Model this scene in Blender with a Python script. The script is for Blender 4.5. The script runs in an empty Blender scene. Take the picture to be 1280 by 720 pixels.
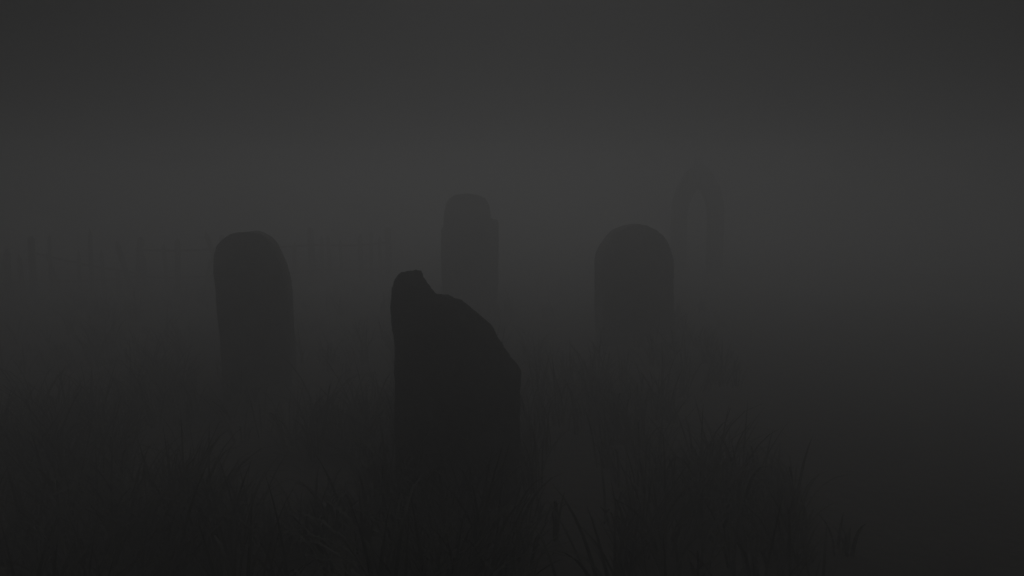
import bpy, bmesh, math, random
import numpy as np
from mathutils import Vector, noise

random.seed(11)
rng = np.random.default_rng(11)
scene = bpy.context.scene
C = scene.collection

# ------------------------------------------------------------------ settings
CAM_Z = 1.2
PITCH = math.radians(6.0)
FPX = 1000.0                      # focal length in photo pixels (1280 wide)
SUN_EL, SUN_AZ = 52.0, 1.0        # pale night light straight ahead, behind the fog
SUN_STR, SUN_ANGLE = 0.31, 10.0
SKY_STR = 0.0001
HAZE_DENSITY, HAZE_G, HAZE_TOP = 0.232, 0.755, 2.0
HAZE_ALB = 1.0
EXPOSURE = 0.0


def at(px, py, Y):
    """world point seen at photo pixel (px, py) on the vertical plane at distance Y"""
    u, v = (px - 640) / FPX, (360 - py) / FPX
    dy = math.cos(PITCH) + v * math.sin(PITCH)
    dz = -math.sin(PITCH) + v * math.cos(PITCH)
    return Vector((u / dy * Y, Y, CAM_Z + dz / dy * Y))


# ------------------------------------------------------------------ materials
def mat(name, col, rough=0.9):
    m = bpy.data.materials.new(name)
    m.use_nodes = True
    b = m.node_tree.nodes['Principled BSDF']
    b.inputs['Base Color'].default_value = (*col, 1)
    b.inputs['Roughness'].default_value = rough
    b.inputs['Specular IOR Level'].default_value = 0.25
    return m


def noisy(m, a, b, scale, bump=0.0, bscale=30, detail=6, stretch=(1, 1, 1)):
    nt = m.node_tree
    N, L = nt.nodes, nt.links
    tc = N.new('ShaderNodeTexCoord')
    mp = N.new('ShaderNodeMapping')
    mp.inputs['Scale'].default_value = stretch
    L.new(tc.outputs['Object'], mp.inputs['Vector'])
    n = N.new('ShaderNodeTexNoise')
    n.inputs['Scale'].default_value = scale
    n.inputs['Detail'].default_value = detail
    n.inputs['Roughness'].default_value = 0.65
    L.new(mp.outputs[0], n.inputs['Vector'])
    r = N.new('ShaderNodeValToRGB')
    r.color_ramp.elements[0].position = 0.32
    r.color_ramp.elements[1].position = 0.7
    r.color_ramp.elements[0].color = (*a, 1)
    r.color_ramp.elements[1].color = (*b, 1)
    L.new(n.outputs['Fac'], r.inputs['Fac'])
    bs = N['Principled BSDF']
    L.new(r.outputs[0], bs.inputs['Base Color'])
    if bump:
        n2 = N.new('ShaderNodeTexNoise')
        n2.inputs['Scale'].default_value = bscale
        n2.inputs['Detail'].default_value = 8
        L.new(mp.outputs[0], n2.inputs['Vector'])
        bp = N.new('ShaderNodeBump')
        bp.inputs['Strength'].default_value = bump
        bp.inputs['Distance'].default_value = 0.02
        L.new(n2.outputs['Fac'], bp.inputs['Height'])
        L.new(bp.outputs[0], bs.inputs['Normal'])
    return m


M_STONE = noisy(mat('weathered_stone', (.2, .2, .19)), (.09, .092, .085), (.2, .198, .185), 5, .6, 28)
M_STONE_DARK = noisy(mat('mossy_stone', (.15, .15, .14)), (.05, .053, .047), (.12, .12, .11), 4, .7, 24)
M_WOOD = noisy(mat('old_wood', (.14, .12, .1)), (.08, .072, .062), (.17, .15, .13), 7, .5, 40, stretch=(6, 6, .6))
M_SOIL = noisy(mat('damp_soil', (.06, .055, .045)), (.026, .024, .021), (.05, .046, .04), 2.2, .8, 14)
M_GRASS = noisy(mat('wild_grass', (.05, .055, .035), .75), (.022, .025, .018), (.045, .046, .035), 1.3)


# ------------------------------------------------------------------ helpers
def tag(o, label=None, cat=None, group=None, kind=None):
    if label: o['label'] = label
    if cat: o['category'] = cat
    if group: o['group'] = group
    if kind: o['kind'] = kind
    return o


def link(name, me, m=None, parent=None, loc=None):
    o = bpy.data.objects.new(name, me)
    C.objects.link(o)
    if m is not None and not me.materials:
        me.materials.append(m)
    if parent is not None:
        o.parent = parent
    if loc is not None:
        o.location = loc
    return o


def empty(name, loc, rz=0.0):
    o = bpy.data.objects.new(name, None)
    C.objects.link(o)
    o.location = loc
    o.rotation_euler.z = rz
    o.empty_display_size = .2
    return o


def mesh_from_bm(name, bm, smooth=False):
    me = bpy.data.meshes.new(name)
    bmesh.ops.recalc_face_normals(bm, faces=bm.faces)
    bm.to_mesh(me)
    bm.free()
    if smooth:
        for p in me.polygons:
            p.use_smooth = True
    return me


def prism(bm, pts, y0, y1):
    """closed outline in x-z, extruded from y0 to y1"""
    a = [bm.verts.new((p[0], y0, p[1])) for p in pts]
    b = [bm.verts.new((p[0], y1, p[1])) for p in pts]
    bm.faces.new(a)
    bm.faces.new(b[::-1])
    n = len(pts)
    for i in range(n):
        j = (i + 1) % n
        bm.faces.new((a[j], a[i], b[i], b[j]))


def box(bm, x0, x1, y0, y1, z0, z1):
    prism(bm, [(x0, z0), (x1, z0), (x1, z1), (x0, z1)], y0, y1)


def carve(me, voxel, disp, nscale, seed, smooth=1):
    """turn a clean block into worn stone: remesh, round the edges a little, rough up the surface"""
    o = bpy.data.objects.new('tmp', me)
    C.objects.link(o)
    r = o.modifiers.new('r', 'REMESH')
    r.mode = 'VOXEL'
    r.voxel_size = voxel
    s = o.modifiers.new('s', 'SMOOTH')
    s.factor = .5
    s.iterations = smooth
    s.show_viewport = s.show_render = smooth > 0
    dg = bpy.context.evaluated_depsgraph_get()
    out = bpy.data.meshes.new_from_object(o.evaluated_get(dg))
    bpy.data.objects.remove(o)
    bpy.data.meshes.remove(me)
    off = Vector((seed * 7.3, seed * 3.1, seed * 5.7))
    nor = [v.normal.copy() for v in out.vertices]
    for v, n in zip(out.vertices, nor):
        p = v.co * nscale + off
        d = noise.fractal(p, 0.9, 2.1, 4) * disp
        chip = noise.noise(v.co * nscale * .45 + off * 1.7)
        d -= max(0.0, chip - .25) * disp * 2.2
        v.co += n * d
    for p in out.polygons:
        p.use_smooth = True
    return out


def headstone(name, px, Y, thick, m, label, yaw=0.0, seed=1, disp=.006, broken=False):
    """px: silhouette in photo pixels at distance Y; the slab is rebuilt upright round its own foot"""
    W = [at(x, y - (2.5 if broken else 0), Y) for x, y in px]
    lo = sorted(W, key=lambda w: w.z)[:2]
    cx = sum(w.x for w in lo) / 2
    pts = [(w.x - cx, w.z) for w in W]
    zmin = min(p[1] for p in pts)
    # the slab goes on straight down into the soil
    pts = [(x, -.12 if z < zmin + .02 else z) for x, z in pts]
    bm = bmesh.new()
    prism(bm, pts, -thick / 2, thick / 2)
    if broken:                      # the fracture slopes down towards the back of the slab
        for v in bm.verts:
            if v.co.y > 0 and v.co.z > .2:
                v.co.z -= .09 * min(1, v.co.z)
    bmesh.ops.recalc_face_normals(bm, faces=bm.faces)
    me = carve(mesh_from_bm(name, bm), .006 if broken else .0075, disp, 15.0 if broken else 7.0, seed, 0 if broken else 1)
    o = link(name, me, m, loc=(cx, Y, 0))
    o.rotation_euler.z = yaw
    tag(o, label, 'headstone', 'headstones')
    return o


# ------------------------------------------------------------------ ground
def ground_z(x, y):
    return noise.noise(Vector((x * .35, y * .35, 3.1))) * .05 + noise.noise(Vector((x * 1.6, y * 1.6, 8))) * .015


def edges(fine, far, step):
    a = list(np.arange(-fine, fine + .001, step))
    b, s = [], step
    v = fine
    while v < far:
        s *= 1.35
        v += s
        b.append(v)
    return [-t for t in reversed(b)] + a + b


xs = edges(9, 115, .18)
ys = [y + 9 for y in edges(9, 105, .18)]
vs = [(x, y, ground_z(x, y)) for y in ys for x in xs]
nx = len(xs)
fs = [(j * nx + i, j * nx + i + 1, (j + 1) * nx + i + 1, (j + 1) * nx + i)
      for j in range(len(ys) - 1) for i in range(nx - 1)]
me = bpy.data.meshes.new('ground')
me.from_pydata(vs, [], fs)
for p in me.polygons: p.use_smooth = True
tag(link('ground', me, M_SOIL), kind='structure')

# ------------------------------------------------------------------ headstones
near_px = [(498, 640), (495, 540), (495, 470), (495, 432), (492, 411), (490, 385), (491, 362), (494, 351), (500, 342), (510, 339),
           (521, 337), (528, 339), (531, 346), (537, 355), (545, 366), (555, 368), (564, 370), (569, 373), (576, 374),
           (586, 381), (596, 390), (606, 399), (614, 406), (618, 412), (624, 423), (632, 436), (640, 448), (647, 455),
           (650, 463), (650, 520), (649, 640)]
headstone('headstone', near_px, 3.15, .11, M_STONE_DARK,
          'dark broken headstone with a jagged top sloping down from a high left corner', yaw=.06, seed=2, disp=.005, broken=True)
left_px = [(284, 500), (279, 450), (275, 405), (272, 365), (270, 335), (270, 318), (273.5, 308), (281, 299), (290, 292.5), (300, 290),
           (318, 289), (328, 291.5), (337, 297), (345, 305), (351, 317), (356, 329), (360, 343), (363, 362), (364.5, 380), (366, 420),
           (369, 460), (371, 500)]
headstone('headstone', left_px, 5.2, .11, M_STONE,
          'tall narrow headstone with a worn flattened round top, in front of the picket fence', yaw=-.05, seed=5)
right_px = [(746, 450), (744, 400), (743, 350), (743, 328), (745, 317), (750, 305), (758, 295), (768, 287), (780, 282), (793, 280),
            (806, 282), (818, 287), (827, 294), (834, 304), (839, 316), (842, 330), (842, 360), (842, 400), (841, 450)]
headstone('headstone', right_px, 6.8, .16, M_STONE,
          'wide headstone with a smooth semicircular top, standing before the pointed arch', yaw=.3, seed=8)
back_px = [(555, 420), (553, 360), (552, 310), (552, 287), (555, 283), (556, 270), (558, 256), (563, 248), (571, 243.5), (584, 242),
           (597, 243.5), (606, 248), (611, 257), (613, 268), (614, 273), (621, 274), (623, 279), (623, 320), (622, 360), (620, 420)]
headstone('headstone', back_px, 8.8, .15, M_STONE,
          'faint tall headstone with a rounded head above small square shoulders, farthest headstone in the fog', yaw=-.1, seed=12, disp=.004)


# ------------------------------------------------------------------ far pointed arch
def gothic(half, spring, apex, n=9):
    """points of a pointed arch from left foot to right foot"""
    rise = apex - spring
    R = (half * half + rise * rise) / (2 * half)
    L = []
    a1 = math.asin(min(1, rise / R))
    for i in range(n + 1):
        a = a1 * i / n
        L.append((-half + R - R * math.cos(a), spring + R * math.sin(a)))
    return L + [(-x, z) for x, z in L[-2::-1]]


ARCH_Y = 12.2
ax = at(872, 250, ARCH_Y).x
arch = empty('stone_arch', (ax, ARCH_Y, 0), -.05)
tag(arch, 'faint pointed stone arch with a slim spike on its peak, far back in the fog', 'arch')
k = ARCH_Y / 1000 / math.cos(PITCH)
outer = gothic(.38, 1.06, 1.855)
inner = gothic(.172, .98, 1.46)
bm = bmesh.new()
o_ = [(-.38, .14)] + outer + [(.38, .14)]
i_ = [(-.172, .14)] + inner + [(.172, .14)]
ring = o_ + i_[::-1]
no = len(o_)
va = [[bm.verts.new((x, y, z)) for x, z in o_] for y in (-.14, .14)]
vb = [[bm.verts.new((x, y, z)) for x, z in i_] for y in (-.14, .14)]
for s in (0, 1):
    for i in range(no - 1):
        f = (va[s][i], va[s][i + 1], vb[s][i + 1], vb[s][i])
        bm.faces.new(f if s == 0 else f[::-1])
for i in range(no - 1):
    bm.faces.new((va[0][i + 1], va[0][i], va[1][i], va[1][i + 1]))
    bm.faces.new((vb[0][i], vb[0][i + 1], vb[1][i + 1], vb[1][i]))
for e in (0, -1):
    bm.faces.new((va[0][e], vb[0][e], vb[1][e], va[1][e]))
link('arch_ring', carve(mesh_from_bm('arch_ring', bm), .012, .004, 6, 21), M_STONE, arch)
for sx in (-1, 1):
    bm = bmesh.new()
    box(bm, sx * .276 - .14, sx * .276 + .14, -.2, .2, -.12, .145)
    link('plinth', carve(mesh_from_bm('plinth', bm), .018, .005, 6, 23 + sx), M_STONE, arch)
bm = bmesh.new()
prof = [(0.0, 1.79), (.08, 1.79), (.06, 1.855), (.04, 1.87), (.055, 1.885), (.04, 1.90), (.03, 1.91), (.022, 1.935), (.010, 1.965), (0, 1.97)]
prev = None
for r_, z in prof:
    cur = [bm.verts.new((r_ * math.cos(t * math.tau / 8), r_ * math.sin(t * math.tau / 8), z)) for t in range(8)] if r_ > 0 else [bm.verts.new((0, 0, z))]
    if prev:
        for t in range(8):
            q = []
            for v in (prev[t % len(prev)], prev[(t + 1) % len(prev)], cur[(t + 1) % len(cur)], cur[t % len(cur)]):
                if v not in q: q.append(v)
            if len(q) > 2: bm.faces.new(q)
    prev = cur
link('finial', mesh_from_bm('finial', bm, True), M_STONE, arch)

# ------------------------------------------------------------------ picket fence
FA, FB = Vector((-7.0, 9.3, 0)), Vector((-1.86, 12.3, 0))
fdir = (FB - FA).normalized()
flen = (FB - FA).length
fence = empty('picket_fence', FA, math.atan2(fdir.y, fdir.x))
tag(fence, 'faint old wooden picket fence with leaning and missing pickets, behind the tall narrow headstone', 'fence')


def picket_mesh(h, w, t):
    bm = bmesh.new()
    prism(bm, [(-w / 2, -.05), (w / 2, -.05), (w / 2, h - .07), (0, h), (-w / 2, h - .07)], -t / 2, t / 2)
    bmesh.ops.bevel(bm, geom=[e for e in bm.edges], offset=.004, segments=1, affect='EDGES')
    return mesh_from_bm('picket', bm)


x = .1
while x < flen - .05:
    f = x / flen
    gap = .155 - .02 * f + random.uniform(-.02, .03)
    if random.random() < .14:
        x += gap
        continue
    h = .78 + random.uniform(-.16, .10) * (1.5 - f)
    if f < .6 and random.random() < .22: h *= random.uniform(.5, .8)
    o = link('picket', picket_mesh(h, random.uniform(.04, .075), .02), M_WOOD, fence, (x, -.05, 0))
    lean = random.gauss(0, .035)
    if f < .6 and random.random() < .25: lean = random.choice((-1, 1)) * random.uniform(.12, .45)
    o.rotation_euler.y = lean
    x += gap


def rail(x0, z0, x1, z1, w=.013):
    bm = bmesh.new()
    n, prev = 8, None
    for i in range(n + 1):
        t = i / n
        xx, zz0 = x0 + (x1 - x0) * t, z0 + (z1 - z0) * t - math.sin(t * math.pi) * .025 + noise.noise(Vector((x0 + t, z0 * 9, 1))) * .015
        cur = [bm.verts.new((xx, yy, zz0 + zz)) for yy, zz in ((-.036, -w), (.002, -w), (.002, w), (-.036, w))]
        if prev:
            for q in range(4):
                bm.faces.new((prev[q], prev[(q + 1) % 4], cur[(q + 1) % 4], cur[q]))
        else:
            bm.faces.new(cur)
        prev = cur
    bm.faces.new(prev[::-1])
    link('rail', mesh_from_bm('rail', bm), M_WOOD, fence)


bay = (flen - .04) / 5
for i in range(5):
    a, b = .03 + i * bay, .01 + (i + 1) * bay
    rail(a, .25, b, .24 + random.uniform(-.02, .02))
rail(.03, .61, bay * .55, .5)                     # snapped and hanging
rail(bay + .05, .59, bay * 2, .3)                 # fallen at one end
rail(bay * 2 + .03, .61, bay * 3, .61)
rail(bay * 3 + .03, .62, bay * 4, .60)
rail(bay * 4 + .03, .60, bay * 5, .62)
for i in range(6):
    bm = bmesh.new()
    h = .82 + random.uniform(-.06, .06)
    prism(bm, [(-.04, -.1), (.04, -.1), (.04, h - .04), (.016, h), (-.016, h), (-.04, h - .04)], -.04, .04)
    bmesh.ops.bevel(bm, geom=[e for e in bm.edges], offset=.006, segments=1, affect='EDGES')
    o = link('post', mesh_from_bm('post', bm), M_WOOD, fence, (.02 + i * bay, .046, 0))
    o.rotation_euler = (random.gauss(0, .02), random.gauss(0, .05), 0)

# ------------------------------------------------------------------ grass
STONES = [(o.location.x, o.location.y) for o in bpy.data.objects if o.name.startswith('headstone')]


def edge_x(y):
    pts = [(1.6, .85), (2.2, .98), (2.8, 1.1), (3.5, 1.25), (5.7, 1.72), (8, 2.2), (20, 3.2)]
    for (a, b), (c, d) in zip(pts, pts[1:]):
        if y <= c:
            return b + (d - b) * (y - a) / (c - a)
    return 3.4


tufts = []


def try_tuft(x, y, hs=1.0, nb=None):
    e = edge_x(y) + noise.noise(Vector((x * .9, y * .9, 5))) * .12 - .05
    if x > e or x < -.8 * y - 1:
        return
    if abs(x - STONES[0][0]) < .3 and abs(y - STONES[0][1]) < .1:
        return
    tufts.append((x, y, hs * (.62 + .38 * min(1, (e - x) / .5)), nb))


for _ in range(12500):
    y = 1.9 + 9.5 * random.random() ** 1.9
    x = random.uniform(-.8 * y - 1, edge_x(y) + .2)
    patch = noise.noise(Vector((x * 1.1 + 4, y * 1.1, 1))) + .5 * noise.noise(Vector((x * 2.9, y * 2.9, 6)))
    if random.random() > (.11 + patch * .5) * (1 if y < 4.5 else .6):
        continue
    far = max(0.0, min(1.0, (y - 4.2) / 3))
    try_tuft(x, y, max(.5, .9 + patch * .45 - far * .3))

# a ragged open fringe of separate tufts nearest the viewer
for _ in range(130):
    y = random.uniform(2.0, 2.95)
    try_tuft(random.uniform(-.66 * y - .2, edge_x(y) + .05), y, random.uniform(.8, 1.3), random.randint(4, 10))
for dx, y in ((1.13, 2.62), (1.16, 2.66), (1.10, 2.9)):
    tufts.append((dx, y, .55, 6))

NSEG = 7
V, F = [], []
base = 0
for tx, ty, hs, nb in tufts:
    n = nb or int(rng.integers(8, 22))
    th = hs * rng.uniform(.15, .39)
    wind = rng.uniform(0, math.tau)
    lean0 = abs(rng.normal(0, .17))
    stiff = rng.uniform(.2, 1.0)
    r = np.sqrt(rng.random(n)) * .04
    a = rng.random(n) * math.tau
    bx, by = tx + r * np.cos(a), ty + r * np.sin(a)
    bz = np.full(n, ground_z(tx, ty) - .02)
    L = th * rng.uniform(.55, 1.25, n)
    ang = np.where(rng.random(n) < .65, wind + rng.normal(0, .5, n), a)
    lean = lean0 + np.abs(rng.normal(0, .12, n)) + r * 2
    bend = np.abs(rng.normal(.5 + (1 - stiff) * 1.1, .45, n))
    droop = rng.random(n) < .34 * (1.3 - stiff)
    bend = np.where(droop, rng.uniform(1.7, 2.7, n), bend)
    L = np.where(droop, L * 1.3, L)
    w = rng.uniform(.0034, .0066, n) * (1 + .06 * max(0, ty - 3)) * (1.25 if ty < 3.1 else 1)
    wa = ang + math.pi / 2 + rng.normal(0, .5, n)
    t = np.linspace(0, 1, NSEG)
    th_ = lean[:, None] + bend[:, None] * t[None, :] ** 1.7
    ds = (L / (NSEG - 1))[:, None]
    hx = np.concatenate([np.zeros((n, 1)), np.cumsum(np.sin(th_[:, :-1]) * ds, 1)], 1)
    hz = np.concatenate([np.zeros((n, 1)), np.cumsum(np.cos(th_[:, :-1]) * ds, 1)], 1)
    px = bx[:, None] + hx * np.cos(ang)[:, None]
    py = by[:, None] + hx * np.sin(ang)[:, None]
    pz = bz[:, None] + hz
    ww = w[:, None] * np.array([.75, 1, 1, .95, .8, .5, .06])[None, :] / 2 * 1.6
    ox, oy = ww * np.cos(wa)[:, None], ww * np.sin(wa)[:, None]
    P = np.stack([np.stack([px - ox, py - oy, pz], -1), np.stack([px + ox, py + oy, pz], -1)], 2)  # n,seg,2,3
    V.append(P.reshape(-1, 3))
    idx = base + np.arange(n)[:, None] * NSEG * 2 + np.arange(NSEG - 1)[None, :] * 2
    idx = idx.reshape(-1)
    F.append(np.stack([idx, idx + 1, idx + 3, idx + 2], 1))
    base += n * NSEG * 2
V = np.concatenate(V).astype(np.float32)
F = np.concatenate(F).astype(np.int32)
me = bpy.data.meshes.new('grass')
me.vertices.add(len(V))
me.vertices.foreach_set('co', V.ravel())
me.loops.add(F.size)
me.loops.foreach_set('vertex_index', F.ravel())
me.polygons.add(len(F))
me.polygons.foreach_set('loop_start', np.arange(0, F.size, 4, dtype=np.int32))
me.polygons.foreach_set('loop_total', np.full(len(F), 4, np.int32))
me.update(calc_edges=True)
me.validate()
tag(link('grass', me, M_GRASS), 'tall wild dark grass in tufts around the headstones', 'grass', kind='stuff')
print('tufts', len(tufts), 'faces', len(F))

# ------------------------------------------------------------------ fog
m = bpy.data.materials.new('haze')
m.use_nodes = True
nt = m.node_tree
nt.nodes.remove(nt.nodes['Principled BSDF'])
pv = nt.nodes.new('ShaderNodeVolumePrincipled')
pv.inputs['Color'].default_value = (HAZE_ALB, HAZE_ALB, HAZE_ALB, 1)
pv.inputs['Density'].default_value = HAZE_DENSITY
pv.inputs['Anisotropy'].default_value = HAZE_G
nt.links.new(pv.outputs[0], nt.nodes['Material Output'].inputs['Volume'])
bm = bmesh.new()
box(bm, -135, 135, -120, 140, -1.1, HAZE_TOP)
tag(link('haze', mesh_from_bm('haze', bm), m), kind='stuff')

# ------------------------------------------------------------------ light, sky, camera
w = bpy.data.worlds.new('World')
scene.world = w
w.use_nodes = True
nt = w.node_tree
sky = nt.nodes.new('ShaderNodeTexSky')
sky.sky_type = 'NISHITA'
sky.sun_disc = False
sky.sun_elevation = math.radians(SUN_EL)
sky.sun_rotation = math.radians(SUN_AZ)
sky.air_density = 2.0
sky.dust_density = 6.0
hs = nt.nodes.new('ShaderNodeHueSaturation')
hs.inputs['Saturation'].default_value = .08
nt.links.new(sky.outputs[0], hs.inputs['Color'])
nt.links.new(hs.outputs[0], nt.nodes['Background'].inputs['Color'])
nt.nodes['Background'].inputs['Strength'].default_value = SKY_STR

sl = bpy.data.lights.new('sun', 'SUN')
sl.energy = SUN_STR
sl.angle = math.radians(SUN_ANGLE)
sl.color = (1, .999, .997)
so = bpy.data.objects.new('sun', sl)
C.objects.link(so)
to_sun = Vector((math.sin(math.radians(SUN_AZ)) * math.cos(math.radians(SUN_EL)),
                 math.cos(math.radians(SUN_AZ)) * math.cos(math.radians(SUN_EL)), math.sin(math.radians(SUN_EL))))
so.rotation_euler = to_sun.to_track_quat('Z', 'Y').to_euler()

cd = bpy.data.cameras.new('camera')
cd.sensor_width = 36
cd.lens = 36 * FPX / 1280
cd.clip_start = .02
cd.clip_end = 600
co = bpy.data.objects.new('camera', cd)
C.objects.link(co)
co.location = (0, 0, CAM_Z)
co.rotation_euler = (math.pi / 2 - PITCH, 0, 0)
scene.camera = co

scene.view_settings.view_transform = 'Standard'
scene.view_settings.look = 'None'
scene.view_settings.gamma = 1
scene.view_settings.exposure = EXPOSURE
scene.view_settings.use_curve_mapping = False
cy = scene.cycles
cy.volume_bounces = 5
cy.max_bounces = 8
cy.use_adaptive_sampling = False
cy.use_denoising = True
cy.sample_clamp_indirect = 0
